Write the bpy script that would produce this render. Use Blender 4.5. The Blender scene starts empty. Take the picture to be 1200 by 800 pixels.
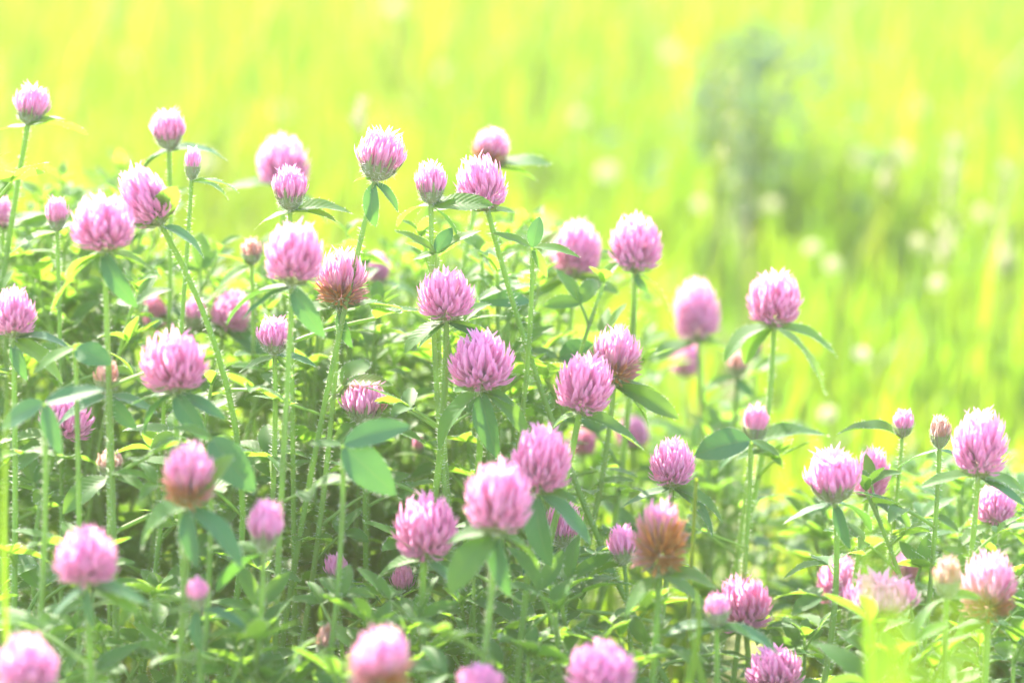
import bpy, math, random
import numpy as np
from mathutils import Vector, Matrix, Quaternion

R = math.radians
rng = np.random.default_rng(11)
random.seed(11)
scene = bpy.context.scene
COL = scene.collection

# ------------------------------------------------------------------ camera, world, sun, exposure
PITCH = R(12.0)
CAM_Z = 0.45
FOCUS = 1.19
cam_d = bpy.data.cameras.new("camera")
cam = bpy.data.objects.new("camera", cam_d)
COL.objects.link(cam)
cam.location = (0, 0, CAM_Z)
cam.rotation_euler = (math.pi / 2 - PITCH, 0, 0)
cam_d.lens = 100
cam_d.sensor_width = 36
cam_d.clip_start = 0.02
cam_d.clip_end = 400
cam_d.dof.use_dof = True
cam_d.dof.focus_distance = FOCUS
cam_d.dof.aperture_fstop = 4.8
scene.camera = cam

SUN_EL, SUN_AZ = R(36), R(-24)          # azimuth from +Y, positive towards +X: behind the flowers, slightly left
world = bpy.data.worlds.new("World")
scene.world = world
world.use_nodes = True
wn, wl = world.node_tree.nodes, world.node_tree.links
bg = wn.get("Background") or wn.new("ShaderNodeBackground")
sky = wn.new("ShaderNodeTexSky")
sky.sky_type = 'NISHITA'
sky.sun_disc = False
sky.sun_elevation = SUN_EL
sky.sun_rotation = SUN_AZ
sky.air_density = 1.0
sky.dust_density = 1.5
wl.new(sky.outputs[0], bg.inputs[0])
bg.inputs[1].default_value = 0.15

sun_d = bpy.data.lights.new("sun", 'SUN')
sun_d.energy = 3.7
sun_d.angle = R(0.5)
sun_d.color = (1.0, 0.91, 0.74)
sun = bpy.data.objects.new("sun", sun_d)
COL.objects.link(sun)
sdir = Vector((math.sin(SUN_AZ) * math.cos(SUN_EL), math.cos(SUN_AZ) * math.cos(SUN_EL), math.sin(SUN_EL)))
sun.rotation_euler = sdir.to_track_quat('Z', 'Y').to_euler()
sun.location = sdir * 5

vs = scene.view_settings
vs.view_transform = 'Standard'
vs.look = 'None'
vs.exposure = 2.5
vs.gamma = 1.0
vs.use_curve_mapping = False
scene.cycles.use_denoising = True
scene.cycles.max_bounces = 8
scene.cycles.diffuse_bounces = 4
scene.cycles.transmission_bounces = 4
scene.cycles.volume_bounces = 0
scene.cycles.sample_clamp_indirect = 6.0

# ------------------------------------------------------------------ helpers
CP, SP = math.cos(PITCH), math.sin(PITCH)


def at(px, py, d):
    """A point of the place: px, py on the 1200 x 800 photograph, d metres along the view axis."""
    k = d * 0.36 / 1200.0
    r, u = (px - 600) * k, (400 - py) * k
    return Vector((r, d * CP + u * SP, CAM_Z - d * SP + u * CP))


class MB:
    """Collects quad grids; build() links them as one mesh object."""

    def __init__(s):
        s.v, s.f, s.m, s.p, s.n = [], [], [], [], 0

    def grid(s, P, mat=0, par=None, closed=False):
        P = np.asarray(P, float)
        nu, nv = P.shape[:2]
        idx = np.arange(nu * nv).reshape(nu, nv) + s.n
        if closed:
            idx = np.concatenate([idx, idx[:, :1]], 1)
        q = np.stack([idx[:-1, :-1], idx[1:, :-1], idx[1:, 1:], idx[:-1, 1:]], -1).reshape(-1, 4)
        s.v.append(P.reshape(-1, 3))
        s.f.append(q)
        s.m.append(np.full(len(q), mat, np.int32))
        s.p.append(np.zeros((nu * nv, 3)) if par is None else np.asarray(par, float).reshape(-1, 3))
        s.n += nu * nv

    def quads(s, V, mat=0, par=None):
        """V: (n, 4, 3) separate quads."""
        V = np.asarray(V, float)
        n = len(V)
        s.v.append(V.reshape(-1, 3))
        s.f.append(np.arange(n * 4).reshape(n, 4) + s.n)
        s.m.append(np.full(n, mat, np.int32))
        s.p.append(np.zeros((n * 4, 3)) if par is None else np.asarray(par, float).reshape(-1, 3))
        s.n += n * 4

    def mesh(s, name, mats, smooth=True):
        v, f = np.concatenate(s.v), np.concatenate(s.f)
        me = bpy.data.meshes.new(name)
        me.vertices.add(len(v))
        me.vertices.foreach_set("co", v.astype(np.float32).ravel())
        me.loops.add(f.size)
        me.loops.foreach_set("vertex_index", f.astype(np.int32).ravel())
        me.polygons.add(len(f))
        me.polygons.foreach_set("loop_start", (np.arange(len(f)) * 4).astype(np.int32))
        for m in mats:
            me.materials.append(m)
        me.polygons.foreach_set("material_index", np.concatenate(s.m))
        me.polygons.foreach_set("use_smooth", np.full(len(f), smooth))
        a = me.attributes.new("par", 'FLOAT_VECTOR', 'POINT')
        a.data.foreach_set("vector", np.concatenate(s.p).astype(np.float32).ravel())
        me.update(calc_edges=True)
        return me


def link(name, me, parent=None, mtx=None):
    o = bpy.data.objects.new(name, me)
    COL.objects.link(o)
    if parent is not None:
        o.parent = parent
    if mtx is not None:
        o.matrix_basis = mtx
    return o


def tag(o, label=None, cat=None, group=None, kind=None):
    if label: o["label"] = label
    if cat: o["category"] = cat
    if group: o["group"] = group
    if kind: o["kind"] = kind
    return o


def empty(name, loc, label, cat, group=None):
    o = bpy.data.objects.new(name, None)
    COL.objects.link(o)
    o.empty_display_size = 0.01
    o.location = loc
    return tag(o, label, cat, group)


def copy_tree(o, parent=None):
    c = o.copy()
    COL.objects.link(c)
    c.parent = parent
    for ch in o.children:
        copy_tree(ch, c)
    return c


def unit(a):
    a = np.asarray(a, float)
    return a / (np.linalg.norm(a, axis=-1, keepdims=True) + 1e-12)


def tube(mb, P, rad, mat=0, sides=7, par=None):
    P = np.asarray(P, float)
    n = len(P)
    rad = np.broadcast_to(rad, (n,))
    T = unit(np.gradient(P, axis=0))
    ref = np.array([0.31, 0.95, 0.05])
    A = unit(np.cross(T, ref))
    B = np.cross(T, A)
    th = np.linspace(0, 2 * np.pi, sides, endpoint=False)
    G = P[:, None] + rad[:, None, None] * (np.cos(th)[None, :, None] * A[:, None] + np.sin(th)[None, :, None] * B[:, None])
    pr = None
    if par is not None:
        pr = np.broadcast_to(np.asarray(par, float), (n, sides, 3))
    mb.grid(G, mat, pr, closed=True)
    return T, A, B


def hairs_on_tube(mb, P, rad, n, length, mat, up=0.25):
    P = np.asarray(P, float)
    T = unit(np.gradient(P, axis=0))
    s = rng.uniform(0, len(P) - 1.001, n)
    i = s.astype(int)
    fr = (s - i)[:, None]
    C = P[i] * (1 - fr) + P[i + 1] * fr
    t = T[i]
    d = unit(rng.normal(size=(n, 3)))
    d = unit(d - (d * t).sum(1, keepdims=True) * t)
    r = np.broadcast_to(rad, (len(P),))[i][:, None]
    hair_quads(mb, C + d * r * 0.95, unit(d + t * (up + rng.normal(0, .3, (n, 1)))), length * rng.uniform(.5, 1.2, n), mat)


def hair_quads(mb, base, d, L, mat, w=0.0001):
    n = len(base)
    side = unit(np.cross(d, rng.normal(size=(n, 3))))
    tip = base + d * np.asarray(L)[:, None]
    V = np.stack([base - side * w, base + side * w, tip + side * w * .3, tip - side * w * .3], 1)
    mb.quads(V, mat)


# ------------------------------------------------------------------ materials
def nodes_of(name):
    m = bpy.data.materials.new(name)
    m.use_nodes = True
    nt = m.node_tree
    nt.nodes.clear()
    out = nt.nodes.new("ShaderNodeOutputMaterial")
    return m, nt.nodes, nt.links, out


def par_node(N, L):
    a = N.new("ShaderNodeAttribute")
    a.attribute_name = "par"
    s = N.new("ShaderNodeSeparateXYZ")
    L.new(a.outputs["Vector"], s.inputs[0])
    return s.outputs


def ramp(N, L, fac, stops, interp='LINEAR'):
    r = N.new("ShaderNodeValToRGB")
    r.color_ramp.interpolation = interp
    e = r.color_ramp.elements
    while len(e) < len(stops):
        e.new(0.5)
    for k, (p, c) in enumerate(stops):
        e[k].position = p
        e[k].color = (*c, 1)
    L.new(fac, r.inputs[0])
    return r.outputs[0]


def mixc(N, L, fac, a, b, mode='MIX'):
    m = N.new("ShaderNodeMix")
    m.data_type = 'RGBA'
    m.blend_type = mode
    for sock, val in ((m.inputs[0], fac), (m.inputs[6], a), (m.inputs[7], b)):
        if isinstance(val, (int, float)):
            sock.default_value = val
        elif isinstance(val, tuple):
            sock.default_value = (*val, 1)
        else:
            L.new(val, sock)
    return m.outputs[2]


def math_n(N, L, op, a, b=0.0, clamp=False):
    m = N.new("ShaderNodeMath")
    m.operation = op
    m.use_clamp = clamp
    for sock, val in ((m.inputs[0], a), (m.inputs[1], b)):
        if isinstance(val, (int, float)):
            sock.default_value = val
        else:
            L.new(val, sock)
    return m.outputs[0]


def leafy(N, L, out, refl, trans, mix, rough=0.5, spec=0.4, bump=None):
    p = N.new("ShaderNodeBsdfPrincipled")
    p.inputs["Roughness"].default_value = rough
    p.inputs["Specular IOR Level"].default_value = spec
    t = N.new("ShaderNodeBsdfTranslucent")
    for sock, c in ((p.inputs["Base Color"], refl), (t.inputs["Color"], trans)):
        if isinstance(c, tuple):
            sock.default_value = (*c, 1)
        else:
            L.new(c, sock)
    if bump is not None:
        b = N.new("ShaderNodeBump")
        b.inputs["Strength"].default_value = 0.12
        b.inputs["Distance"].default_value = 0.0004
        L.new(bump, b.inputs["Height"])
        L.new(b.outputs[0], p.inputs["Normal"])
    m = N.new("ShaderNodeMixShader")
    m.inputs[0].default_value = mix
    L.new(p.outputs[0], m.inputs[1])
    L.new(t.outputs[0], m.inputs[2])
    L.new(m.outputs[0], out.inputs[0])


def mat_leaf(name, refl_a, refl_b, tr_a, tr_b, mix=0.5, rough=0.55, spec=0.32):
    m, N, L, out = nodes_of(name)
    u, v, rnd = par_node(N, L)
    oi = N.new("ShaderNodeObjectInfo")
    # side veins: slanted stripes in the leaf's own length/width coordinates
    av = math_n(N, L, 'ABSOLUTE', v)
    st = math_n(N, L, 'SUBTRACT', math_n(N, L, 'MULTIPLY', u, 62.0), math_n(N, L, 'MULTIPLY', av, 14.0))
    si = math_n(N, L, 'SINE', st)
    vein = math_n(N, L, 'MULTIPLY', math_n(N, L, 'POWER', math_n(N, L, 'ABSOLUTE', si), 3.0), 0.30)
    mid = math_n(N, L, 'LESS_THAN', av, 0.06)
    vv = math_n(N, L, 'MAXIMUM', vein, mid)
    no = N.new("ShaderNodeTexNoise")
    no.inputs["Scale"].default_value = 220.0
    f = math_n(N, L, 'ADD', math_n(N, L, 'MULTIPLY', oi.outputs["Random"], 0.6), math_n(N, L, 'MULTIPLY', no.outputs[0], 0.4))
    ra = mixc(N, L, f, refl_a, refl_b)
    ta = mixc(N, L, f, tr_a, tr_b)
    ra = mixc(N, L, math_n(N, L, 'MULTIPLY', vv, 0.5), ra, (0.16, 0.26, 0.10))
    ta = mixc(N, L, math_n(N, L, 'MULTIPLY', vv, 0.30), ta, (0.10, 0.22, 0.02))
    leafy(N, L, out, ra, ta, mix, rough, spec, si)
    return m


M_LEAF = mat_leaf("clover_leaf", (0.05, 0.16, 0.06), (0.085, 0.22, 0.06), (0.22, 0.46, 0.03), (0.34, 0.55, 0.04), 0.56)
M_SHADED_BROAD = mat_leaf("shaded_broad_leaf", (0.06, 0.18, 0.09), (0.08, 0.22, 0.09), (0.09, 0.25, 0.03), (0.13, 0.31, 0.03), 0.38)  # thick broad leaves; shade from the heads also put into this darker colour
M_GAP_SHADE = mat_leaf("gap_shade_leaf", (0.11, 0.20, 0.15), (0.14, 0.24, 0.18), (0.09, 0.17, 0.06), (0.12, 0.20, 0.07), 0.35, 0.95, 0.05)  # blue-grey of the shaded gap, put into leaf colour

m, N, L, out = nodes_of("clover_stem")
t_, r_, w_ = par_node(N, L)
oi = N.new("ShaderNodeObjectInfo")
c = mixc(N, L, oi.outputs["Random"], (0.18, 0.34, 0.08), (0.26, 0.40, 0.12))
leafy(N, L, out, c, (0.36, 0.55, 0.08), 0.45, 0.5, 0.4)
M_STEM = m

m, N, L, out = nodes_of("plant_hair")
leafy(N, L, out, (0.8, 0.8, 0.72), (0.85, 0.85, 0.75), 0.5, 0.4, 0.5)
M_HAIR = m


def mat_petal(name, base, tip, brown_a=(0.66, 0.27, 0.08), brown_b=(0.38, 0.27, 0.13)):
    m, N, L, out = nodes_of(name)
    t, rnd, wilt = par_node(N, L)
    oi = N.new("ShaderNodeObjectInfo")
    c = ramp(N, L, t, [(0.0, (0.62, 0.55, 0.50)), (0.3, base), (0.72, tip), (1.0, tuple(min(1, x * 1.15) for x in tip))])
    light = mixc(N, L, 0.55, c, (0.87, 0.62, 0.78))
    c = mixc(N, L, math_n(N, L, 'POWER', rnd, 1.6), c, light)
    red = mixc(N, L, 0.45, c, (0.90, 0.36, 0.52))
    c = mixc(N, L, math_n(N, L, 'MULTIPLY', oi.outputs["Random"], 0.55), c, red)
    br = mixc(N, L, rnd, brown_a, brown_b)
    c = mixc(N, L, wilt, c, br)
    leafy(N, L, out, c, c, 0.5, 0.6, 0.2)
    return m


M_FADED = mat_petal('faded_petal', (0.66, 0.55, 0.44), (0.62, 0.44, 0.40))
M_PETAL = mat_petal("clover_petal", (0.88, 0.55, 0.72), (0.89, 0.39, 0.67))
m, N, L, out = nodes_of("calyx_green")
t, rnd, w = par_node(N, L)
c = mixc(N, L, rnd, (0.24, 0.35, 0.16), (0.38, 0.44, 0.28))
c = mixc(N, L, w, c, (0.45, 0.22, 0.36))
leafy(N, L, out, c, (0.36, 0.48, 0.16), 0.45, 0.6, 0.3)
M_CALYX = m

m, N, L, out = nodes_of("meadow_blade")
t, rnd, w = par_node(N, L)
rr = ramp(N, L, rnd, [(0.0, (0.05, 0.13, 0.03)), (0.55, (0.10, 0.20, 0.03)), (0.85, (0.20, 0.24, 0.05)), (1.0, (0.42, 0.38, 0.20))])
tt = ramp(N, L, rnd, [(0.0, (0.13, 0.34, 0.015)), (0.55, (0.27, 0.44, 0.010)), (0.85, (0.42, 0.47, 0.018)), (1.0, (0.55, 0.48, 0.18))])
leafy(N, L, out, rr, tt, 0.55, 0.5, 0.35)
M_GRASS = m

m, N, L, out = nodes_of("seed_straw")
leafy(N, L, out, (0.50, 0.44, 0.30), (0.62, 0.55, 0.36), 0.5, 0.6, 0.2)
M_SEED = m
m, N, L, out = nodes_of("white_petal")
leafy(N, L, out, (0.66, 0.62, 0.40), (0.64, 0.60, 0.34), 0.5, 0.5, 0.3)  # petals of the added flowers that make the light discs
M_BOKEH = m
m, N, L, out = nodes_of("orange_petal")
leafy(N, L, out, (0.75, 0.25, 0.03), (0.80, 0.28, 0.03), 0.5, 0.5, 0.3)
M_ORANGE = m

m, N, L, out = nodes_of("soil")
no = N.new("ShaderNodeTexNoise"); no.inputs["Scale"].default_value = 9.0; no.inputs["Detail"].default_value = 9.0
c = ramp(N, L, no.outputs[0], [(0.3, (0.14, 0.18, 0.05)), (0.5, (0.27, 0.23, 0.11)), (0.7, (0.18, 0.25, 0.06))])
p = N.new("ShaderNodeBsdfPrincipled"); p.inputs["Roughness"].default_value = 0.95
L.new(c, p.inputs["Base Color"]); L.new(p.outputs[0], out.inputs[0])
M_SOIL = m

# ------------------------------------------------------------------ the setting
g = MB()
xs = np.concatenate([np.linspace(-60, -3, 12), np.linspace(-2.5, 2.5, 40), np.linspace(3, 60, 12)])
ys = np.concatenate([np.linspace(-60, -1, 12), np.linspace(-.5, 6, 52), np.linspace(7, 60, 12)])
X, Y = np.meshgrid(xs, ys, indexing='ij')
near = np.exp(-((X / 4) ** 2 + ((Y - 2) / 5) ** 2))
Z = (0.012 * np.sin(X * 9 + 1) * np.sin(Y * 7) + 0.008 * np.sin(X * 23) * np.sin(Y * 19 + 2)) * near
g.grid(np.stack([X, Y, Z - 0.01], -1), 0)
tag(link("ground", g.mesh("ground", [M_SOIL])), kind="structure")


def blades(mb, base, h, w, lean, az, rnd, seg=5, mat=0):
    """Curved tapering grass blades, all at once."""
    n = len(base)
    s = np.linspace(0, 1, seg + 1)
    d = np.stack([np.cos(az), np.sin(az), np.zeros(n)], -1)
    side = np.stack([-np.sin(az), np.cos(az), np.zeros(n)], -1)
    ax = base[:, None] + d[:, None] * (lean * h)[:, None, None] * (s ** 2)[None, :, None]
    ax[..., 2] += h[:, None] * (s * (1 - 0.25 * lean[:, None] * s))
    wd = w[:, None] * np.minimum(1, 2.2 * (1 - s) + 0.02)[None] * 0.5
    Lp, Rp = ax - side[:, None] * wd[..., None], ax + side[:, None] * wd[..., None]
    V = np.stack([Lp[:, :-1], Rp[:, :-1], Rp[:, 1:], Lp[:, 1:]], 2).reshape(-1, 4, 3)
    pr = np.zeros((n, seg, 4, 3))
    pr[..., 1] = rnd[:, None, None]
    mb.quads(V, mat, pr)


# tall meadow behind the clover
def meadow(n, y0, y1, h_of, name, label, seed):
    r = np.random.default_rng(seed)
    y = y0 + (y1 - y0) * r.random(n) ** 1.0
    x = (r.random(n) - 0.5) * 2 * (0.30 + 0.24 * y)
    # broad clumps of denser, yellower or greener growth
    cl = np.sin(x * 5.3 + 1.7 * np.sin(y * 2.1)) * 0.5 + np.sin(x * 11 + y * 3.3 + 1) * 0.3 + 0.2 * np.sin(x * 2.2 + 2)
    keep = r.random(n) < 0.74 + 0.2 * cl
    px = x / (0.36 * y) * 1200 + 600
    gap = np.exp(-((px - 872) / 42) ** 2) * (y < 3.2)
    keep &= r.random(n) > gap * 0.93
    x, y, cl = x[keep], y[keep], cl[keep]
    n = len(x)
    h = h_of(x, y) * r.uniform(0.55, 1.15, n)
    rnd = np.clip(0.52 + 0.16 * cl - 0.10 * (x / (0.18 * y)) + r.normal(0, 0.17, n), 0, 1)
    b = np.stack([x, y, np.full(n, -0.012)], -1)
    mb = MB()
    blades(mb, b, h, r.uniform(.003, .0065, n), np.abs(r.normal(0.25, 0.22, n)), r.uniform(0, 2 * np.pi, n), rnd)
    o = link(name, mb.mesh(name, [M_GRASS]))
    tag(o, label, "grass", kind="stuff")
    return o


meadow(26000, 2.25, 7.5, lambda x, y: np.interp(y, [2.25, 2.8, 3.6, 7.5], [0.12, 0.24, 0.36, 0.46]), "meadow_grass",
       "tall backlit meadow grass far behind the clover", 3)
meadow(26000, 1.12, 2.6, lambda x, y: np.interp(y, [1.12, 1.5, 2.2, 2.6], [0.03, 0.05, 0.10, 0.15]), "short_grass",
       "short bright grass on the ground just behind the clover", 4)

# ------------------------------------------------------------------ leaf, stem and head shapes
def leaflet(mb, O, D, Nrm, L, ratio, bend, fold, nu=9, nv=5, mat=0, hair=None, twist=0.0, rnd=0.5):
    """One lanceolate leaflet from O along D, upper side Nrm, drooping by bend (radians) and folded along its midrib."""
    D, Nrm = unit(D), np.asarray(Nrm, float)
    Nrm = unit(Nrm - D * (Nrm @ D))
    S = np.cross(D, Nrm)
    u = np.linspace(0, 1, nu)
    v = np.linspace(-1, 1, nv)
    ang = -bend * (u - 0.15)
    step = L / (nu - 1)
    cx = np.concatenate([[0], np.cumsum(np.cos((ang[:-1] + ang[1:]) / 2))]) * step
    cz = np.concatenate([[0], np.cumsum(np.sin((ang[:-1] + ang[1:]) / 2))]) * step
    wid = L * ratio * 0.5 * np.maximum(np.sin(np.pi * np.clip(u, 0, 1) ** 0.85) ** 0.75, 0.03)
    fa = fold * (1 - 0.5 * u)
    tw = twist * u
    y = v[None] * wid[:, None]
    z = np.abs(v[None]) * wid[:, None] * np.tan(fa)[:, None] + 0.05 * wid[:, None] * np.sin(u * 14 + 5 * rnd)[:, None] * v[None] ** 2
    y, z = y * np.cos(tw)[:, None] - z * np.sin(tw)[:, None], y * np.sin(tw)[:, None] + z * np.cos(tw)[:, None]
    # local frame follows the droop
    fx = cx[:, None] - z * np.sin(ang)[:, None]
    fz = cz[:, None] + z * np.cos(ang)[:, None]
    P = O + fx[..., None] * D + y[..., None] * S + fz[..., None] * Nrm
    par = np.stack(np.broadcast_arrays(u[:, None], v[None], np.float64(rnd)), -1)
    mb.grid(P, mat, par)
    if hair is not None:
        n = 46
        i = rng.integers(1, nu - 1, n)
        f = rng.random(n)[:, None]
        e = rng.choice([0, nv - 1], n)
        b = P[i, e] * (1 - f) + P[np.minimum(i + 1, nu - 1), e] * f
        d = unit(P[i, e] - P[i, nv // 2]) + 0.5 * D + rng.normal(0, .25, (n, 3))
        hair_quads(mb, b, unit(d), L * 0.045 * rng.uniform(.5, 1.1, n), hair, w=L * 0.0028)
    return P


LEAFLETS, LEAVES = [], []
for k in range(14):
    mb = MB()
    leaflet(mb, np.zeros(3), (1, 0, 0), (0, 0, 1), 1.0, rng.uniform(.37, .52), rng.uniform(.3, 1.15), rng.uniform(.12, .5),
            nu=12, nv=7, hair=1, twist=rng.uniform(-.5, .5), rnd=rng.random())
    LEAFLETS.append(mb.mesh("leaf_blade", [M_LEAF, M_HAIR]))
HANGING = []
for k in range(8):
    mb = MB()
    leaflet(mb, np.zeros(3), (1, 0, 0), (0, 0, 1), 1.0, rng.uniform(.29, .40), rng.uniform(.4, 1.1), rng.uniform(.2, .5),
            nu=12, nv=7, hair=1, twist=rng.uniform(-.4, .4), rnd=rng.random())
    HANGING.append(mb.mesh("hanging_leaf_blade", [M_SHADED_BROAD, M_HAIR]))
for k in range(14):
    # trifoliate leaf on a petiole; leaflet length 1, petiole leaves the origin along +x and rises
    mb = MB()
    pl = rng.uniform(0.5, 1.5)
    s = np.linspace(0, 1, 6)
    rise = rng.uniform(.1, .6)
    P = np.stack([s * pl, 0 * s, pl * rise * s * (1 - 0.35 * s)], -1)
    tube(mb, P, 0.035, 1, 5)
    hairs_on_tube(mb, P, 0.035, 24, 0.06, 2)
    e = P[-1]
    ratio = rng.uniform(.29, .46)
    for a, sc in ((0, 1.0), (1.0 + rng.uniform(-.25, .25), .92), (-1.0 + rng.uniform(-.25, .25), .92)):
        d = np.array([math.cos(a), math.sin(a), rng.uniform(-.1, .55)])
        nrm = np.array([rng.normal(0, .25), rng.normal(0, .25), 1.0])
        leaflet(mb, e, d, nrm, sc * rng.uniform(.85, 1.1), ratio, rng.uniform(.2, 1.0), rng.uniform(.1, .5), nu=9, nv=5, hair=2,
                twist=rng.uniform(-.35, .35), rnd=rng.random())
    LEAVES.append(mb.mesh("trifoliate_leaf", [M_LEAF, M_STEM, M_HAIR]))


def floret(mb, O, T, Wd, curl, rnd, wilt, mat=0, nu=8, out=None):
    """A narrow folded petal from O to T; Wd its greatest width, curl bends the tip upwards or out."""
    D = T - O
    Ln = np.linalg.norm(D)
    D = D / Ln
    Nr = np.array([0, 0, 1.0]) if out is None else out
    Nr = Nr - D * (Nr @ D)
    if np.linalg.norm(Nr) < 1e-4:
        Nr = np.array([1.0, 0, 0]) - D * D[0]
    Nr = unit(Nr)
    S = np.cross(D, Nr)
    u = np.linspace(0, 1, nu)
    w = Wd * 0.5 * np.interp(u, [0, .25, .55, .78, .93, 1.0], [.38, .48, .80, 1.0, .70, .10])
    v = np.array([-1, -.55, 0, .55, 1])
    dep = np.array([-.75, -.25, 0, -.25, -.75])            # the petal is folded along its keel
    c = O + u[:, None] * Ln * D + (np.sin(u * np.pi) * -0.06 * Ln + curl * Ln * np.maximum(u - .55, 0) ** 2)[:, None] * Nr
    P = c[:, None] + (v[None] * w[:, None])[..., None] * S + (dep[None] * w[:, None])[..., None] * Nr
    par = np.stack(np.broadcast_arrays(u[:, None], np.float64(rnd), np.float64(wilt)), -1) + np.zeros((nu, 5, 1))
    mb.grid(P, mat, par)


def make_head(kind, seed):
    """Head of unit width and height standing on the origin; returns (petal mesh, calyx mesh)."""
    r = np.random.default_rng(seed)
    mb = MB()
    if kind == 'F':   n, thm, base_z = 235, R(116), 0.16
    elif kind == 'W': n, thm, base_z = 235, R(120), 0.16
    elif kind == 'X': n, thm, base_z = 235, R(125), 0.22
    elif kind == 'O': n, thm, base_z = 155, R(80), 0.22
    elif kind == 'B': n, thm, base_z = 70, R(60), 0.3
    else:             n, thm, base_z = 46, R(75), 0.3
    ga = math.pi * (3 - math.sqrt(5))
    hole = r.uniform(0, 2 * np.pi)
    for i in range(n):
        f = (i + 0.5) / n
        th = math.acos(1 - f * (1 - math.cos(thm)))
        ph = i * ga + r.normal(0, .12)
        th += r.normal(0, .05)
        rad = r.uniform(.84, 1.07)
        wilt = 0.0
        if kind == 'F':
            tip = np.array([.5 * math.sin(th) * math.cos(ph), .5 * math.sin(th) * math.sin(ph), .44 + (.56 if th < 1.57 else .74) * math.cos(th)])
            wid = .072
        elif kind in 'WX':
            tip = np.array([.5 * math.sin(th) * math.cos(ph), .5 * math.sin(th) * math.sin(ph), .44 + (.56 if th < 1.57 else .70) * math.cos(th)])
            sidef = 0.5 + 0.5 * math.cos(ph - 0.6)
            lim = R(62) if kind == 'W' else R(22)
            wilt = np.clip((th - lim) / .5, 0, 1) * (0.35 + .65 * sidef) + r.normal(0, .12)
            if kind == 'X':
                wilt = np.clip((th - lim) / .4, 0, 1) * (0.25 + 1.0 * sidef) + r.normal(0, .1)
            wilt = float(np.clip(wilt, 0, 1))
            rad *= 1 - .10 * wilt
            wid = .070 * (1 - .25 * wilt)
        elif kind == 'O':
            k = th / thm
            tip = np.array([.52 * k ** .8 * math.cos(ph), .52 * k ** .8 * math.sin(ph), 1.0 - .46 * k ** 2.0 + r.normal(0, .035)])
            wid = .068
        elif kind == 'B':
            k = th / thm
            tip = np.array([.46 * k ** .7 * math.cos(ph), .46 * k ** .7 * math.sin(ph), 1.0 - .34 * k ** 2])
            wid = .11
        else:
            k = th / thm
            tip = np.array([.48 * k ** .7 * math.cos(ph), .48 * k ** .7 * math.sin(ph), .98 - .42 * k ** 2])
            wid = .15
            wilt = float(np.clip(.25 + r.normal(0, .2), 0, 1))
        cen = np.array([0, 0, base_z])
        tip = cen + (tip - cen) * rad
        if kind in 'FWX':
            o = np.array([.07 * math.cos(ph), .07 * math.sin(ph), base_z + .16 * math.cos(th) + .04])
        else:
            o = np.array([.16 * math.cos(ph) * th / thm, .16 * math.sin(ph) * th / thm, base_z * .8])
        outw = np.array([math.cos(ph) * .3, math.sin(ph) * .3, 1.0]) if th > .5 else np.array([math.cos(ph), math.sin(ph), .1])
        rn = float(np.clip(r.beta(1.5, 2.2), 0, 1))
        cu = r.uniform(.2, .9) if not wilt > .4 else r.uniform(-1.0, .3)
        floret(mb, o, tip, wid * r.uniform(.85, 1.15), cu, rn, wilt, out=outw)
        if kind in 'FWXO' and i % 2 == 0:        # the shorter wing petals under the standard
            t2 = o + (tip - o) * r.uniform(.74, .88) + r.normal(0, .015, 3)
            floret(mb, o, t2, wid * .8, -.3, min(1, rn + .35), wilt, nu=6, out=outw)
    petals = mb.mesh("clover_head_" + kind, [M_FADED if kind == "D" else M_PETAL])
    cb = MB()
    big = kind in 'OBD'
    hgt, rr = (0.48, .38) if kind in 'BD' else (0.34, .30) if kind == 'O' else (.13, .15)
    s = np.linspace(0, 1, 8)
    prof_r = np.concatenate([[.05], rr * np.sin(s * np.pi / 2 * .95 + .12)])
    prof_z = np.concatenate([[-.02], hgt * .8 * s ** 1.6])
    th = np.linspace(0, 2 * np.pi, 18, endpoint=False)
    rough = 1 + .10 * np.sin(th * 9)[None] * (np.arange(9) / 8)[:, None]
    G = np.stack([prof_r[:, None] * np.cos(th) * rough, prof_r[:, None] * np.sin(th) * rough, prof_z[:, None] + 0 * th], -1)
    cb.grid(G, 0, np.stack(np.broadcast_arrays(s[0] + 0 * G[..., 0], .5 + .5 * np.sin(th * 9)[None] + 0 * G[..., 0], 0 * G[..., 0]), -1), closed=True)
    nt_ = 85 if big else 40
    for i in range(nt_):                       # green calyx teeth between the petals
        ph = i * ga + r.normal(0, .2)
        z0 = r.uniform(.1, .85)
        k = int(z0 * 8)
        o = np.array([prof_r[k] * math.cos(ph), prof_r[k] * math.sin(ph), prof_z[k]])
        if big:
            d = np.array([math.cos(ph) * .45, math.sin(ph) * .45, 1.0])
            ln = r.uniform(.22, .42)
        else:
            d = np.array([math.cos(ph), math.sin(ph), r.uniform(.1, .7)])
            ln = r.uniform(.14, .26)
        floret(cb, o * .97, o + unit(d) * ln, .045, .2, r.random(), float(r.random() < .35) if kind in 'BOD' else 0., nu=5)
    P = G.reshape(-1, 3)
    nh = 420 if big else 160
    ii = r.integers(0, len(P), nh)
    d = unit(np.stack([P[ii, 0], P[ii, 1], 0.12 + 0 * ii], -1) + r.normal(0, .25, (nh, 3)))
    hair_quads(cb, P[ii] + d * .0, d, r.uniform(.05, .13, nh), 1, w=.0042)
    return petals, cb.mesh("calyx_" + kind, [M_CALYX, M_HAIR])


HEADS = {k: [make_head(k, 100 * j + ord(k)) for j in range(n)] for k, n in (('F', 4), ('W', 3), ('X', 1), ('O', 3), ('B', 2), ('D', 2))}


def frame(x, up):
    """Rotation whose X axis is x and whose Z axis lies towards up."""
    x = Vector(x).normalized()
    z = Vector(up)
    z = (z - x * z.dot(x)).normalized()
    y = z.cross(x)
    return Matrix((x, y, z)).transposed().to_4x4()


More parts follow.
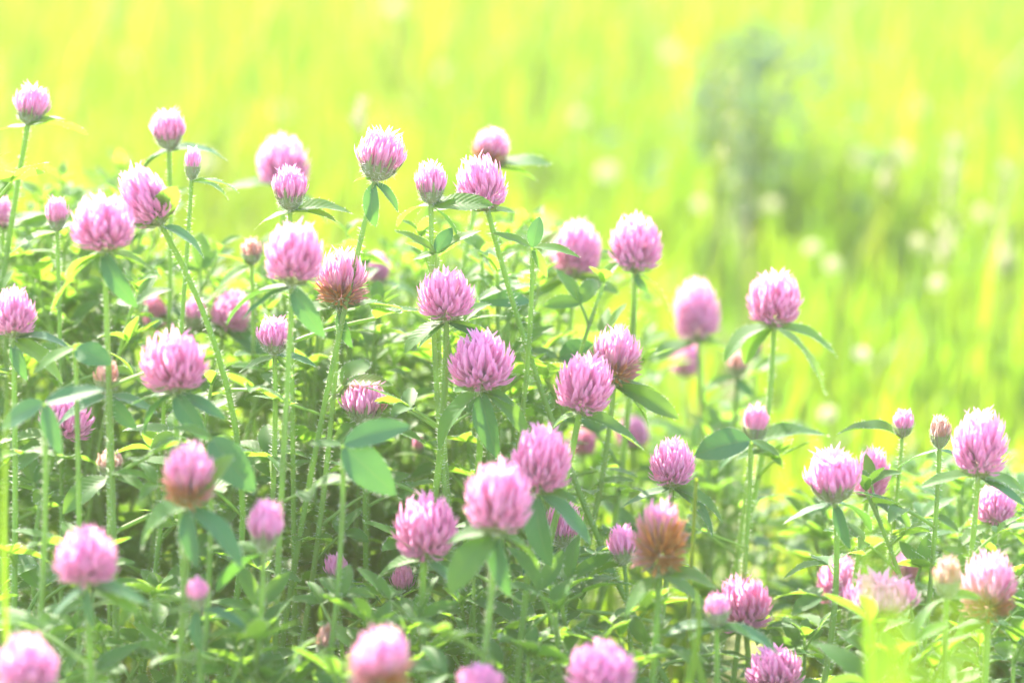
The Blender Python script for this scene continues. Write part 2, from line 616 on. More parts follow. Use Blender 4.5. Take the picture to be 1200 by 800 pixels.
def bez(p0, p1, p2, n):
    t = np.linspace(0, 1, n)[:, None]
    p0, p1, p2 = map(np.array, (p0, p1, p2))
    return (1 - t) ** 2 * p0 + 2 * t * (1 - t) * p1 + t ** 2 * p2


def stem_leaf(parent, p, az, size, lift=0.0):
    mt = Matrix.Translation(p) @ frame((math.cos(az), math.sin(az), lift), (0, 0, 1)) @ Matrix.Scale(size, 4)
    return link("leaf", random.choice(LEAVES), parent, mt)


def clover(x, y, w, h, tilt, kind, d, slope, label, hl=None, sl=None, cat="clover flower", yaw=None):
    """One flowering stalk: x, y the middle of its head in the photograph, w, h the head's size there, tilt in degrees to the right,
    slope the sideways drift of the stem going down, hl the leaflets under the head (angle, length), sl the number of stem leaves."""
    w, h = w * 1.04, h * 1.04
    k = d * 0.36 / 1200
    ta = R(tilt)
    bx, by = x - math.sin(ta) * h * .5, y + math.cos(ta) * h * .5
    B = at(bx, by, d)                           # bottom of the head
    # foot of the stem on the ground
    ground_y = by
    for _ in range(60):
        ground_y += 12
        if at(bx, ground_y, d).z <= 0.0: break
    G = at(bx + slope * (ground_y - by), ground_y, d)
    G.y += random.uniform(-.02, .05)
    G.z = -0.006
    name = {"clover flower": "red_clover", "clover bud": "clover_bud"}[cat]
    root = empty(name, G, label, cat, "red clover flowers on hairy stems" if cat == "clover flower" else "unopened and faded clover buds")
    # stem
    lean = Vector((math.sin(ta), random.uniform(-.12, .12), math.cos(ta)))
    b0 = B - G
    mid = b0 - lean * (b0.z * .55)
    P = bez((0, 0, 0), mid, b0, 16)
    rs = 0.0013 * (w / 70 * d / 1.15) ** .35 * random.uniform(.92, 1.15)
    rad = np.linspace(rs * 1.25, rs * .9, 16)
    mb = MB()
    tube(mb, P, rad, 0, 8)
    hairs_on_tube(mb, P, rad, int(900 * b0.z / .3), .0016, 1)
    link("stem", mb.mesh("stem", [M_STEM, M_HAIR]), root)
    # head
    pm, cm = random.choice(HEADS[kind])
    zx = (Vector((1, 0, 0)) - lean.normalized() * lean.normalized().x).normalized()
    if yaw is None:
        yaw = random.gauss(-2.2, .7) if kind in 'WX' else random.uniform(0, 6.28)
    rot = Matrix((zx, lean.normalized().cross(zx), lean.normalized())).transposed().to_4x4() @ Matrix.Rotation(yaw, 4, 'Z')
    hd = link("flower_head", pm, root, Matrix.Translation(b0) @ rot @ Matrix.Diagonal((w * k, w * k, h * k, 1)))
    link("calyx", cm, hd)
    # leaflets right under the head
    if hl is None:
        n = random.choice((2, 3, 3, 4))
        hl = []
        for j in range(n):
            a = random.choice((random.uniform(-50, 25), random.uniform(155, 230)))
            hl.append((a, random.uniform(42, 68)))
        if random.random() < .6:
            hl.append((random.uniform(-110, -70), random.uniform(45, 65)))
    for a, ln in hl:
        dep = random.uniform(-.5, .45)
        hang = -140 < a < -40
        if hang: dep = random.uniform(-.75, -.4)
        D = Vector((math.cos(R(a)), dep, math.sin(R(a)))).normalized()
        up = (-.5, -.75, .45) if hang else (random.uniform(-.2, .2), random.uniform(-.35, .05), 1)
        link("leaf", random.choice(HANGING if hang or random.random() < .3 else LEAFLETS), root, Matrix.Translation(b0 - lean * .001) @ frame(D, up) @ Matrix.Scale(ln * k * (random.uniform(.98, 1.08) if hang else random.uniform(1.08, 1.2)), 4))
    # leaves along the stem
    n = (2 if b0.z < .12 else 4) if sl is None else sl
    for j in range(n):
        f = .34 + .56 * (j + random.random() * .7) / max(n, 1)
        i = min(int(f * 15), 14)
        stem_leaf(root, Vector(P[i]), random.uniform(0, 6.28), random.uniform(.017, .027), random.uniform(-.1, .5))
    return root


CF, CB = "clover flower", "clover bud"
# x, y, w, h, tilt, kind, distance, slope, label, options
T = [
 (38, 121, 45, 48, 12, 'O', 1.25, -.1, "small pale pink clover head, the topmost of all, near the upper-left corner", dict(hl=[(5, 62), (20, 45), (185, 45)])),
 (198, 150, 44, 48, 0, 'O', 1.27, -.1, "small half-open clover head with grey-green base, just above a narrow purple bud", dict(hl=[(8, 62), (195, 45), (205, 52)])),
 (226, 190, 22, 40, 4, 'B', 1.22, -.12, "narrow closed purple bud on a bare pale stem beside the second highest flower", dict(cat=CB, hl=[(8, 62), (-8, 48)], sl=1)),
 (170, 228, 60, 76, -28, 'F', 1.15, -.05, "large pink clover head leaning sideways with a blue-green leaf across its flank", dict(hl=[(80, 58), (165, 50), (-20, 60)])),
 (122, 259, 80, 66, 0, 'F', 1.12, .02, "broad pink clover head in front of the leaning one, long leaf hanging below", dict(hl=[(-62, 80), (215, 85), (200, 60), (-15, 70)])),
 (332, 187, 66, 60, 0, 'F', 1.36, 0, "blurred pink clover head standing behind a smaller half-open one, upper left", dict(hl=[(-25, 60), (170, 60)])),
 (340, 219, 46, 52, 0, 'O', 1.2, 0, "small half-open clover head with hairy green base in front of a blurred round one", dict(hl=[(12, 64), (5, 55), (190, 40)])),
 (447, 180, 64, 62, 14, 'O', 1.19, -.2, "crisp spiky fan-shaped clover head on a bare stem, alone against the yellow background", dict(hl=[(-100, 52), (-35, 40), (150, 25)], sl=1)),
 (505, 213, 42, 50, 0, 'O', 1.19, .12, "half-open clover head with browned rim and a green leaf lying across it", dict(hl=[(10, 65), (25, 40), (-40, 45), (190, 50)])),
 (563, 213, 62, 66, -14, 'F', 1.21, .42, "pink clover head on a long slanting stem, overlapping the blurred one behind", dict(hl=[(165, 60), (150, 50), (10, 30)], sl=2)),
 (576, 172, 48, 50, 16, 'W', 1.31, .1, "blurred clover head with orange upper rim, highest flower in the middle", dict(hl=[(5, 58), (20, 70)])),
 (346, 295, 75, 74, 4, 'F', 1.12, -.05, "big round soft pink clover head with a broad leaf hanging down at its right", dict(hl=[(-58, 70), (190, 88), (200, 60)], sl=2)),
 (401, 323, 66, 72, 4, 'W', 1.2, -.15, "clover head with rusty brown base touching the big round soft pink one", dict(hl=[(-80, 50), (15, 65), (170, 50)])),
 (442, 312, 32, 36, 0, 'F', 1.38, 0, "small out-of-focus pink head peeping out behind the rusty-based flower", dict(hl=[(0, 50)])),
 (523, 343, 70, 60, 0, 'F', 1.18, -.22, "crisp dome-shaped pink clover head with white petal streaks and two leaves spread beneath", dict(hl=[(200, 58), (215, 40), (-10, 50), (-20, 68)])),
 (564, 420, 80, 70, 0, 'F', 1.17, -.25, "reddish clover head with flaring lower petals and one long leaf hanging straight down", dict(hl=[(-78, 78), (218, 78), (-30, 75), (-5, 40)])),
 (722, 413, 64, 70, 4, 'W', 1.23, -.3, "clover head with browned side directly behind the round magenta one", dict(hl=[(-20, 75), (-35, 60), (10, 50)])),
 (686, 446, 70, 72, 10, 'F', 1.16, -.35, "sharp egg-shaped magenta clover head in front of the one with a browned side", dict(hl=[(-22, 82), (200, 40)])),
 (675, 289, 64, 64, 4, 'F', 1.33, -.1, "soft pink clover head with a bright green leaf across it, left one of two behind", dict(hl=[(195, 60), (175, 50), (-10, 50)])),
 (744, 283, 66, 66, 0, 'F', 1.29, -.15, "soft pink egg-shaped clover head, right one of two standing above the shoots", dict(hl=[(130, 45), (-40, 60), (-60, 30)])),
 (816, 362, 58, 72, -4, 'F', 1.42, 0, "tall out-of-focus pink clover head behind the lone flower's left side, leaves crossing it", dict(hl=[(-15, 60), (180, 60)])),
 (907, 347, 66, 66, 0, 'F', 1.28, -.28, "lone pink clover head against open meadow with paired leaves drooping to one side", dict(hl=[(-8, 78), (-38, 95), (195, 62), (215, 50)], sl=1)),
 (205, 421, 82, 72, 0, 'F', 1.12, .05, "wide shaggy pink clover head amid leaves below the leaning flower", dict(hl=[(-50, 70), (-15, 60), (190, 60), (215, 60)])),
 (322, 391, 46, 46, 0, 'O', 1.19, -.1, "small half-open spiky clover head with green base beneath the big round soft pink one", dict(hl=[(195, 42), (-10, 48), (-40, 30)])),
 (273, 362, 52, 46, 20, 'F', 1.30, 0, "blurred tilted pink head half hidden behind a dark leaf", dict(hl=[(180, 55), (-20, 60)])),
 (229, 365, 30, 40, 8, 'B', 1.30, 0, "blurred mauve bud far back above the wide shaggy flower", dict(cat=CB, hl=[(0, 40)])),
 (16, 365, 56, 58, 0, 'F', 1.15, -.02, "pink clover head cut by the left picture edge, a leaf hanging below it", dict(hl=[(-75, 48), (10, 62), (-25, 70)])),
 (3, 247, 28, 38, 0, 'F', 1.28, 0, "sliver of pink clover head at the left edge under arching leaves", dict(hl=[(15, 60), (30, 50)])),
 (67, 249, 30, 40, 0, 'O', 1.24, 0, "small shaggy fading bud with purple tips left of the broad pink head", dict(cat=CB, hl=[(25, 50), (190, 50)])),
 (80, 488, 68, 46, 22, 'F', 1.22, .1, "pink clover head tipped on its side and partly covered by leaves above", dict(hl=[(170, 70), (100, 40), (200, 60)])),
 (427, 469, 60, 52, 0, 'O', 1.21, 0, "spiky fresh pink clover head just above a pair of broad blue-green leaves", dict(hl=[(-10, 70), (190, 40)])),
 (223, 551, 66, 80, 4, 'W', 1.07, -.1, "tall clover head with rust-red withered lower petals beside a large dark leaf", dict(hl=[(-85, 72), (205, 85), (-25, 90), (55, 75)], yaw=-2.4)),
 (129, 540, 34, 32, 0, 'D', 1.15, 0, "small withered head with a tuft of pink between leaves left of the rust-red flower", dict(cat=CB, hl=[(0, 45), (200, 60)])),
 (102, 649, 80, 66, 0, 'F', 1.05, .05, "broad flat-based pink clover head low down with a dark leaf hanging from its middle", dict(hl=[(-85, 50), (215, 55), (-25, 60), (-12, 75)])),
 (312, 612, 46, 62, 4, 'O', 1.08, -.1, "narrow pink clover head half hidden by a dark leaf right of the rust-red flower", dict(hl=[(165, 70), (215, 80)])),
 (32, 777, 78, 74, 0, 'F', 1.0, .1, "large soft pink clover head in the bottom left corner", dict(hl=[(170, 60), (10, 60)])),
 (446, 770, 80, 80, 0, 'W', .99, .05, "large soft violet-pink clover head with an orange streak, cut by the bottom edge", dict(hl=[(0, 60), (180, 60)], yaw=-1.2)),
 (500, 614, 78, 78, 4, 'F', 1.12, .1, "shaggy magenta clover head lower left of the big domed one", dict(hl=[(190, 60), (-30, 60)])),
 (585, 580, 84, 86, 4, 'F', 1.07, -.2, "biggest domed pink clover head with pale crown, two dark leaves hanging beneath", dict(hl=[(-85, 70), (216, 78), (180, 60), (-20, 60)])),
 (634, 534, 76, 80, 6, 'F', 1.12, -.1, "dense magenta clover head just behind and above the biggest domed one", dict(hl=[(-88, 92), (-35, 75), (10, 50)])),
 (660, 612, 48, 54, 8, 'O', 1.2, 0, "fan-shaped violet clover head partly hidden by an upright leaf", dict(hl=[(-15, 60), (195, 50)])),
 (774, 626, 76, 88, 2, 'X', 1.1, -.1, "heavily withered clover head, mostly brown and orange over pink", dict(hl=[(-28, 78), (12, 65), (215, 60)], yaw=-1.8)),
 (729, 636, 38, 48, -6, 'O', 1.15, 0, "small half-open violet head squeezed behind the heavily withered one", dict(hl=[(190, 50)])),
 (787, 540, 56, 56, 0, 'F', 1.22, -.18, "rounded pink clover head above the heavily withered one, beside a thin grass stalk", dict(hl=[(-15, 65), (-30, 70), (190, 55)])),
 (741, 505, 42, 38, 0, 'F', 1.42, 0, "blurred small pink head on a pale stem behind the magenta flower's drooping leaf", dict(hl=[(0, 30)])),
 (885, 494, 34, 48, 6, 'B', 1.27, -.15, "half-open violet bud above a bright green leaf at the edge of the open meadow", dict(cat=CB, hl=[(18, 88), (-20, 40), (200, 50)])),
 (864, 424, 28, 32, 0, 'D', 1.38, -.2, "grey-brown bud under the lone flower, lower of two blurred ones", dict(cat=CB, hl=[(190, 40), (-50, 30)])),
 (884, 405, 24, 28, 0, 'D', 1.46, -.2, "faint brown bud right beneath the lone flower's leaves, higher of two blurred ones", dict(cat=CB, hl=[(0, 30)])),
 (975, 554, 72, 64, -6, 'O', 1.15, -.24, "wide fan-shaped lilac clover head with one blue-green leaf hanging at its stem", dict(hl=[(-75, 58), (190, 60), (-20, 60)])),
 (1021, 552, 46, 60, 8, 'F', 1.24, -.1, "soft pink clover head tucked behind the wide fan-shaped lilac one", dict(hl=[(-25, 60), (-10, 60)])),
 (1146, 515, 68, 80, 0, 'F', 1.15, -.2, "tall pink clover head, highest on the right, with loose lower petals", dict(hl=[(-5, 60), (-20, 55), (185, 60)])),
 (1101, 503, 28, 42, 0, 'D', 1.2, -.1, "faded cream head beside the highest flower on the right", dict(cat=CB, hl=[(-20, 50), (200, 50)])),
 (1058, 494, 28, 34, 2, 'B', 1.23, -.15, "small mauve bud with one long thin leaf, standing between two pink flower groups", dict(cat=CB, hl=[(155, 68), (85, 30)])),
 (1166, 590, 52, 46, 0, 'F', 1.24, -.1, "soft pink clover head under the tall one at the right edge", dict(hl=[(-20, 50), (0, 60), (190, 50)])),
 (1158, 683, 72, 82, 0, 'W', 1.12, -.15, "clover head with browning lower half, lowest full one by the right edge", dict(hl=[(-15, 70), (215, 70), (190, 60)])),
 (983, 678, 56, 58, 0, 'F', 1.27, -.3, "soft magenta clover head low behind the slanting stem of the fan-shaped lilac one", dict(hl=[(0, 55), (-20, 60)])),
 (1032, 696, 92, 54, 0, 'O', 1.12, 0, "wide spread pink clover head partly veiled by a blurred yellow-green blade", dict(hl=[(170, 40), (-160, 40)])),
 (869, 703, 70, 66, -8, 'F', 1.25, -.1, "soft rounded pink clover head behind a hairy green bud and a drooping leaf", dict(hl=[(190, 50)])),
 (906, 782, 70, 54, -10, 'F', 1.15, -.1, "pink clover head half cut by the bottom edge below the hairy green bud", dict(hl=[(0, 50)])),
 (704, 780, 86, 64, 0, 'F', 1.05, .1, "bright magenta clover head rising from the bottom edge below the withered one", dict(hl=[(0, 50)])),
 (562, 796, 60, 38, 0, 'O', 1.05, .05, "tips of a pink clover head just showing over the bottom edge", dict(hl=[])),
 (472, 678, 30, 36, 0, 'O', 1.2, 0, "small pink tuft of a head below the shaggy magenta flower", dict(hl=[(-20, 60), (10, 40)])),
 (394, 663, 30, 34, -4, 'O', 1.2, 0, "small violet-pink tuft behind green leaves above the orange-streaked flower", dict(hl=[(-10, 60), (200, 30)])),
 (1060, 662, 34, 36, 0, 'F', 1.32, 0, "small blurred pink head glimpsed through stems above the wide spread flower", dict(hl=[(0, 40)])),
 (1109, 672, 36, 52, 0, 'D', 1.1, 0, "hairy greenish cream bud left of the flower with the browning lower half", dict(cat=CB, hl=[(10, 40)])),
 (126, 440, 34, 40, 0, 'D', 1.14, 0, "round bud with brown hairy top beside the wide shaggy pink flower", dict(cat=CB, hl=[(-10, 55), (200, 60), (-50, 50)])),
 (295, 292, 28, 34, 0, 'D', 1.27, 0, "small tan bud just left of the big round soft pink head", dict(cat=CB, hl=[(205, 55), (150, 40)])),
 (232, 692, 30, 38, 0, 'B', 1.06, 0, "dim greenish violet bud among dark leaves below the rust-red flower", dict(cat=CB, hl=[(-95, 50), (180, 50), (-5, 55)])),
 (382, 747, 24, 44, 8, 'D', 1.12, 0, "dark brown seed-like bud near the bottom left of the orange-streaked flower", dict(cat=CB, hl=[])),
 (840, 712, 34, 40, 0, 'B', 1.1, .08, "hairy green bud with two small leaves in front of a soft rounded flower", dict(cat=CB, hl=[(170, 55), (8, 42), (-5, 75), (190, 35)])),
 (684, 515, 34, 36, 0, 'F', 1.42, 0, "faint blurred pink head between two slanting stems under the magenta flower", dict(hl=[])),
 (184, 362, 34, 44, 0, 'F', 1.36, 0, "faint reddish-pink head far back among pale stems on the left", dict(hl=[(0, 40)])),
 (490, 520, 16, 26, 4, 'B', 1.3, 0, "tiny mauve bud beside a green stem behind the reddish flaring flower", dict(cat=CB, hl=[])),
 (803, 418, 40, 44, 0, 'F', 1.5, 0, "pale pink blurred head low behind the tall out-of-focus one", dict(hl=[])),
]
for row in T:
    clover(*row[:9], **row[9])

# ------------------------------------------------------------------ leafy shoots without a bloom
PROTO = []
def make_shoot(height, nl):
    root = empty("leafy_shoot", (0, 0, -5), "leafy green clover shoot without a bloom among the flowering stems", "clover shoot",
                 "leafy clover shoots between the flowers")
    az = random.uniform(0, 6.28)
    le = random.uniform(.02, .22) * height
    P = bez((0, 0, 0), (0, 0, height * .55), (le * math.cos(az), le * math.sin(az), height), 12)
    mb = MB()
    rad = np.linspace(.0014, .0008, 12)
    tube(mb, P, rad, 0, 6)
    hairs_on_tube(mb, P, rad, 260, .0014, 1)
    link("stem", mb.mesh("stem", [M_STEM, M_HAIR]), root)
    for j in range(nl):
        f = .22 + .78 * (j + .5) / nl
        i = min(int(f * 11), 11)
        a = j * 2.4 + random.uniform(-.5, .5)
        stem_leaf(root, Vector(P[i]), a, random.uniform(.016, .029) * (1.15 - .4 * f), random.uniform(0, .6) + .4 * f)
    for j in range(3):                          # young leaves at the tip
        a = j * 2.1 + random.random()
        D = (math.cos(a) * .6, math.sin(a) * .6, 1)
        link("leaf", random.choice(LEAFLETS), root, Matrix.Translation(P[-1]) @ frame(D, (-math.cos(a), -math.sin(a), .4)) @ Matrix.Scale(random.uniform(.010, .016), 4))
    return root

SH = [.10, .14, .17, .20, .22, .25, .27, .30]
PROTO = [make_shoot(h, n) for h in SH for n in (6, 8)]
PROTO_H = [h for h in SH for n in (6, 8)]
used = set()
SKY_X = [-100, 0, 100, 200, 300, 400, 500, 600, 700, 800, 860, 900, 960, 1020, 1080, 1300]
SKY_Y = [165, 180, 235, 275, 285, 325, 275, 250, 285, 345, 480, 600, 600, 600, 540, 540]


def place_shoot(px, top, d):
    for r in T:                                  # leave the nearer flowers open to view
        if abs(px - r[0]) < r[2] * .5 + 26 and top < r[1] + 30 and d < r[6] + (.05 if r[6] < 1.38 else .01):
            return
    p = at(px, top, d)
    h = p.z
    if h < .05: return
    k = min(range(len(PROTO)), key=lambda i: abs(PROTO_H[i] - h) + random.random() * .03)
    if k in used: o = copy_tree(PROTO[k])
    else: o = PROTO[k]; used.add(k)
    s = min(max(h / PROTO_H[k], .75), 1.25)
    o.location = (p.x, p.y, -.006)
    o.rotation_euler = (random.gauss(0, .05), random.gauss(0, .05), random.uniform(0, 6.28))
    o.scale = (s, s, s)


for i in range(370):
    px = random.uniform(-70, 1270)
    if 860 < px < 960 and random.random() < .6: continue
    d = random.uniform(1.19, 1.46)
    sk = float(np.interp(px, SKY_X, SKY_Y))
    top = sk + abs(random.gauss(0, 95)) + (d - 1.3) * 60 - 15
    place_shoot(px, min(top, 800), d)
for i in range(75):                             # the uppermost ones, rising between the upper heads
    px = random.uniform(-40, 780)
    place_shoot(px, float(np.interp(px, SKY_X, SKY_Y)) + random.uniform(-25, 50), random.uniform(1.22, 1.42))
for i in range(46):                             # low ones nearer the camera
    px = random.uniform(-60, 1260)
    place_shoot(px, random.uniform(660, 780) if px < 850 else random.uniform(700, 800), random.uniform(1.07, 1.17))
for k, o in enumerate(PROTO):
    if k not in used:
        for ch in list(o.children): bpy.data.objects.remove(ch)
        bpy.data.objects.remove(o)

# shoots whose broad leaves can be told apart
def leaf_shoot(x, y, d, slope, label, leaves):
    k = d * 0.36 / 1200
    B, gy = at(x, y, d), y
    while at(x, gy, d).z > 0: gy += 12
    G = at(x + slope * (gy - y), gy, d)
    G.z = -.006
    root = empty("leafy_shoot", G, label, "clover shoot", "leafy clover shoots between the flowers")
    b0 = B - G
    P = bez((0, 0, 0), b0 - Vector((0, 0, b0.z * .5)), b0, 14)
    mb = MB()
    rad = np.linspace(.0014, .0010, 14)
    tube(mb, P, rad, 0, 7)
    hairs_on_tube(mb, P, rad, 420, .0015, 1)
    link("stem", mb.mesh("stem", [M_STEM, M_HAIR]), root)
    for a, ln, wide, face in leaves:             # angle, length, breadth against length, how far the upper side turns to the camera
        mb = MB()
        leaflet(mb, np.zeros(3), (1, 0, 0), (0, 0, 1), 1.0, wide, rng.uniform(.3, .8), rng.uniform(.12, .3), nu=14, nv=9, hair=1,
                twist=rng.uniform(-.2, .2), rnd=rng.random())
        D = Vector((math.cos(R(a)), random.uniform(-.6, -.3) if a < 0 else random.uniform(-.3, .2), math.sin(R(a))))
        link("leaf", mb.mesh("broad_leaf", [M_SHADED_BROAD if face > .5 else M_LEAF, M_HAIR]), root, Matrix.Translation(b0) @ frame(D, (-.5 * face if a < -20 else 0, -face * .8, 1 - face * .4)) @ Matrix.Scale(ln * k, 4))
    for j in range(3):
        i = random.randint(4, 9)
        stem_leaf(root, Vector(P[i]), random.uniform(0, 6.28), random.uniform(.014, .022), random.uniform(0, .5))

leaf_shoot(402, 521, 1.10, -.15, "shoot with two broad blue-green leaves below the spiky fresh pink head", [(25, 84, .40, .8), (-38, 88, .50, .9), (170, 40, .4, .3)])
leaf_shoot(247, 512, 1.09, -.1, "shoot with one broad dark leaf beside the rust-red withered flower", [(-48, 84, .50, .9), (160, 50, .4, .4)])
leaf_shoot(880, 516, 1.24, -.1, "shoot with a broad bright green leaf pointing away from the half-open violet bud", [(188, 72, .55, .9), (-15, 40, .4, .3)])
leaf_shoot(655, 420, 1.26, -.2, "shoot with a rounded green leaf left of the browned-side clover head", [(28, 46, .68, .9), (150, 40, .5, .4), (-10, 44, .4, .3)])
leaf_shoot(560, 352, 1.24, -.1, "shoot with level green leaves between the white-streaked dome and the slanting stem", [(4, 66, .42, .8), (30, 62, .3, .3), (172, 45, .4, .3)])
leaf_shoot(624, 290, 1.20, -.2, "slim shoot tip with an upright leaflet left of the two soft pink heads", [(152, 52, .34, .4), (78, 38, .5, .9), (2, 58, .3, .4), (-60, 40, .3, .4)])
leaf_shoot(512, 297, 1.19, .1, "slim shoot tip spreading leaflets under the half-open head with the browned rim", [(140, 58, .34, .4), (64, 36, .55, .9), (188, 30, .4, .4), (38, 60, .3, .4)])
leaf_shoot(52, 472, 1.08, -.1, "low shoot of long blue-green leaves covering the flower tipped on its side", [(18, 74, .36, .6), (205, 70, .42, .8), (-70, 66, .36, .7)])
leaf_shoot(88, 408, 1.12, 0, "shoot with one rounded blue-green leaf beside the round brown-topped bud", [(-12, 52, .62, .9), (200, 60, .34, .4)])

# ------------------------------------------------------------------ grass stalks and single blades
def stalk(name, pts, d0, d1, rad, label, seed_len=0.0, seed_w=.004, group=None, cat="grass stalk", mat=None, seed_mat=None):
    """A thin stalk from the ground through the photograph's points, foot first."""
    n = len(pts)
    W = [at(px, py, d0 + (d1 - d0) * i / (n - 1)) for i, (px, py) in enumerate(pts)]
    foot = W[0].copy()
    foot.z = max(foot.z, -0.005) if foot.z < 0 else foot.z
    if foot.z > 0:
        dirv = W[1] - W[0]
        W.insert(0, Vector((W[0].x - dirv.x * .3, W[0].y + .01, -.006)))
    root = empty(name, W[0], label, cat, group)
    A = np.array([list(w - W[0]) for w in W])
    t = np.linspace(0, len(A) - 1, 14)
    P = np.stack([np.interp(t, range(len(A)), A[:, j]) for j in range(3)], -1)
    for _ in range(3):
        P[1:-1] = (P[:-2] + 2 * P[1:-1] + P[2:]) / 4
    mb = MB()
    pr = np.array([.5, .75, 0])
    tube(mb, P, np.linspace(rad, rad * .6, 14), 0, 6, pr)
    link("stem", mb.mesh("stalk", [mat or M_GRASS]), root)
    if seed_len:
        D = unit(P[-1] - P[-3])
        mb = MB()
        for j in range(int(26 + seed_len * 300)):
            f = random.random()
            o = P[-1] - D * seed_len * (1 - f)
            dr = unit(D * 1.2 + rng.normal(0, .6, 3))
            floret(mb, o, o + dr * seed_w * 2.0 * (1.2 - .5 * f), seed_w * .45, .1, random.random(), 0, nu=4)
        link("seed_head", mb.mesh("seed_head", [seed_mat or M_SEED]), root)
    return root


def blade(name, pts, d, width, label, rnd=.7, group=None):
    W = [at(px, py, d) for px, py in pts]
    if W[0].z > 0:
        W.insert(0, Vector((W[0].x, W[0].y, -.006)))
    A = np.array([list(w - W[0]) for w in W])
    t = np.linspace(0, len(A) - 1, 16)
    P = np.stack([np.interp(t, range(len(A)), A[:, j]) for j in range(3)], -1)
    for _ in range(3):
        P[1:-1] = (P[:-2] + 2 * P[1:-1] + P[2:]) / 4
    u = np.linspace(0, 1, 16)
    w = width * .5 * np.minimum(1, np.minimum(1.8 * (1 - u) + .03, .5 + u * 2))
    S = np.array([.92, .38, 0.05])
    Nn = np.array([-.35, .9, .1])
    v = np.array([-1, -.5, 0, .5, 1])
    G = P[:, None] + (v[None] * w[:, None])[..., None] * S + ((v ** 2)[None] * w[:, None] * .35)[..., None] * Nn
    pr = np.zeros((16, 5, 3)); pr[..., 1] = rnd
    mb = MB()
    mb.grid(G, 0, pr)
    o = link(name, mb.mesh(name, [M_GRASS]))
    o.location = W[0]
    return tag(o, label, "grass blade", group, "thing")


stalk("grass_stalk", [(800, 870), (808, 700), (816, 560)], 1.12, 1.12, .0011, "thin upright green grass stalk right of the withered clover head", .018, .0013, seed_mat=M_GRASS)
stalk("grass_stalk", [(815, 420), (838, 260), (862, 88)], 1.75, 1.8, .0016, "pale tall blurred stalk with seeds beside the dark bluish gap", .06, .003)
stalk("grass_stalk", [(985, 360), (1020, 260), (1052, 170)], 1.9, 1.95, .0022, "pale slanting blurred stalk pointing at a round light spot", .04, .0045)
stalk("grass_stalk", [(1085, 520), (1105, 330), (1118, 170)], 1.9, 2.0, .0016, "straw-coloured feathery seed stalk, left of two beside the right edge", .10, .0065)
stalk("grass_stalk", [(1165, 520), (1172, 330), (1180, 195)], 1.95, 2.05, .0016, "straw-coloured feathery seed stalk closest to the right edge", .10, .0065)
stalk("grass_stalk", [(388, 420), (400, 260), (424, 120)], 1.55, 1.6, .0009, "very thin faint grass stalk left of the lone spiky clover head", .02, .004)
blade("tall_grass", [(900, 470), (960, 400), (1010, 300), (1060, 210)], 2.05, .0035, "long slanting yellow blurred blade in the open meadow", .8)
blade("tall_grass", [(1135, 560), (1150, 400), (1165, 290), (1200, 200)], 1.85, .006, "upright blurred blade curving out at the right edge of the meadow", .62)
blade("tall_grass", [(1058, 900), (1052, 800), (1040, 720), (1022, 640)], .56, .0064, "broad very blurred yellow-green blade in front of the wide spread flower", .45)
blade("tall_grass", [(1030, 900), (1034, 830), (1046, 760), (1072, 700)], .60, .0026, "short blurred blade crossing the foot of the broad yellow-green one", .35)
blade("tall_grass", [(1020, 900), (1019, 760), (1013, 660), (1016, 590)], .88, .0017, "slim blurred upright blade beside the broad yellow-green one", .3)
blade("tall_grass", [(1110, 900), (1120, 780), (1135, 690), (1150, 620)], .5, .0035, "pale very blurred blade before the lowest flower by the right edge", .45)
blade("tall_grass", [(16, 900), (6, 720), (3, 580), (12, 440)], 1.0, .002, "bright yellow upright blade along the left edge", .45)
blade("tall_grass", [(798, 900), (808, 790), (822, 740), (816, 690)], 1.06, .0045, "green blade at the foot of the thin upright stalk", .4)
blade("tall_grass", [(838, 900), (826, 800), (812, 755), (806, 720)], 1.07, .004, "second green blade crossing the foot of the thin upright stalk", .45)

# added clump, its dark blue-green stands in for shade between the grass clumps
root = empty("gap_shade_clump", at(884, 300, 2.45), "dark blue-green leafy clump out of focus in the meadow's gap", "shade_clump")
root.location.z = -.01
mb = MB()
for j in range(6):
    a = random.uniform(0, 6.28)
    tube(mb, bez((0, 0, 0), (0, 0, .1), (.05 * math.cos(a), .05 * math.sin(a), random.uniform(.08, .15)), 6), .003, 0, 5)
link("stem", mb.mesh("stem", [M_STEM]), root)
mb = MB()
for j in range(470):
    z = random.random()
    a = random.uniform(0, 6.28)
    rr = abs(random.gauss(0, .07)) * (1.1 - .5 * z)
    o = np.array([rr * math.cos(a) + .012 * z, rr * math.sin(a), .02 + .19 * z ** .8])
    leaflet(mb, o, (math.cos(a), math.sin(a), random.uniform(-.2, .9)), (0, 0, 1), random.uniform(.014, .026), .45, .6, .2, nu=5, nv=3, rnd=random.random())
link("foliage", mb.mesh("foliage", [M_GAP_SHADE]), root)

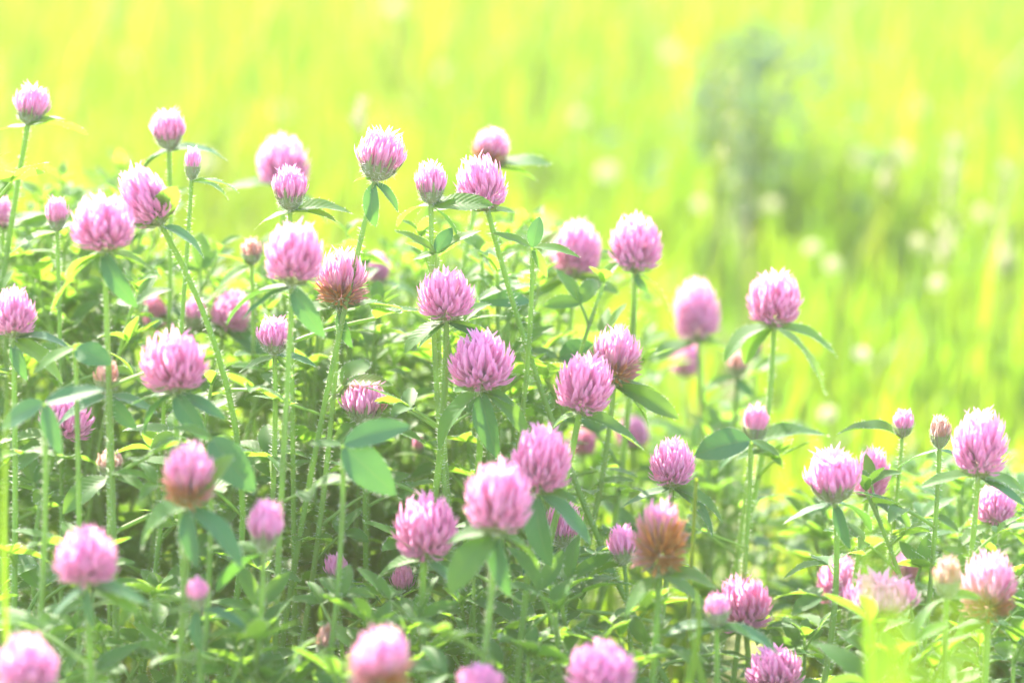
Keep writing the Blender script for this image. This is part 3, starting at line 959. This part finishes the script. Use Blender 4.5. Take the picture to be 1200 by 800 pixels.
# added pale flowers far back, overexposed to stand in for blurred sun glints
DOTS = [(680, 140), (711, 202), (1076, 127), (1058, 183), (952, 290), (1077, 284), (785, 62), (520, 86), (462, 8), (330, 130), (150, 70),
        (1098, 332), (1010, 415), (970, 485), (975, 310), (240, 190), (905, 240), (820, 240), (640, 262), (1150, 250), (1010, 185)]
pm = MB()
for j in range(9):
    a = j * 2 * math.pi / 9
    floret(pm, np.array([0, 0, 0.]), np.array([math.cos(a) * .0060, math.sin(a) * .0050, .0014]), .0038, .0, 0, 0, nu=5)
WP = pm.mesh("bokeh_petals", [M_BOKEH])
for x, y in DOTS:
    d = random.uniform(2.5, 2.9)
    while d > 1.7 and at(x, y, d).z < .10:
        d -= .03
    p = at(x, y, d)
    root = empty("bokeh_flower", (p.x, p.y, -.01), "made-up tiny pale flower far back, standing in for a blurred light disc", "light disc stand-in", "made-up flowers standing in for blurred light discs")
    mb = MB()
    P = bez((0, 0, 0), (.004, 0, p.z * .5), (0, 0, p.z), 6)
    tube(mb, P, .0009, 0, 5, (.5, .5, 0))
    link("stem", mb.mesh("stem", [M_GRASS]), root)
    link("petals", WP, root, Matrix.Translation((0, 0, p.z + .01)) @ Matrix.Rotation(R(62), 4, 'X') @ Matrix.Rotation(random.random() * 6, 4, 'Z') @ Matrix.Scale(1.45 if y < 210 else .95, 4))

# ------------------------------------------------------------------ added yellowish air volume, lifts the darks like a lens veil
VEIL = 0.024
if VEIL:
    m, N, L, out = nodes_of("veil_air")
    pv = N.new("ShaderNodeVolumePrincipled")
    pv.inputs["Color"].default_value = (1.0, 0.98, 0.55, 1)
    pv.inputs["Density"].default_value = VEIL
    L.new(pv.outputs[0], out.inputs["Volume"])
    mb = MB()
    c = 62.0
    zb, zt = -1.0, 0.9
    C8 = np.array([[-c, -c, zb], [c, -c, zb], [c, c, zb], [-c, c, zb], [-c, -c, zt], [c, -c, zt], [c, c, zt], [-c, c, zt]])
    me = bpy.data.meshes.new("veil")
    me.from_pydata(C8.tolist(), [], [(3, 2, 1, 0), (4, 5, 6, 7), (0, 1, 5, 4), (1, 2, 6, 5), (2, 3, 7, 6), (3, 0, 4, 7)])
    me.materials.append(m)
    tag(link("veil", me), "added thin volume that lifts the darks like a lens veil", "veil", kind="stuff")
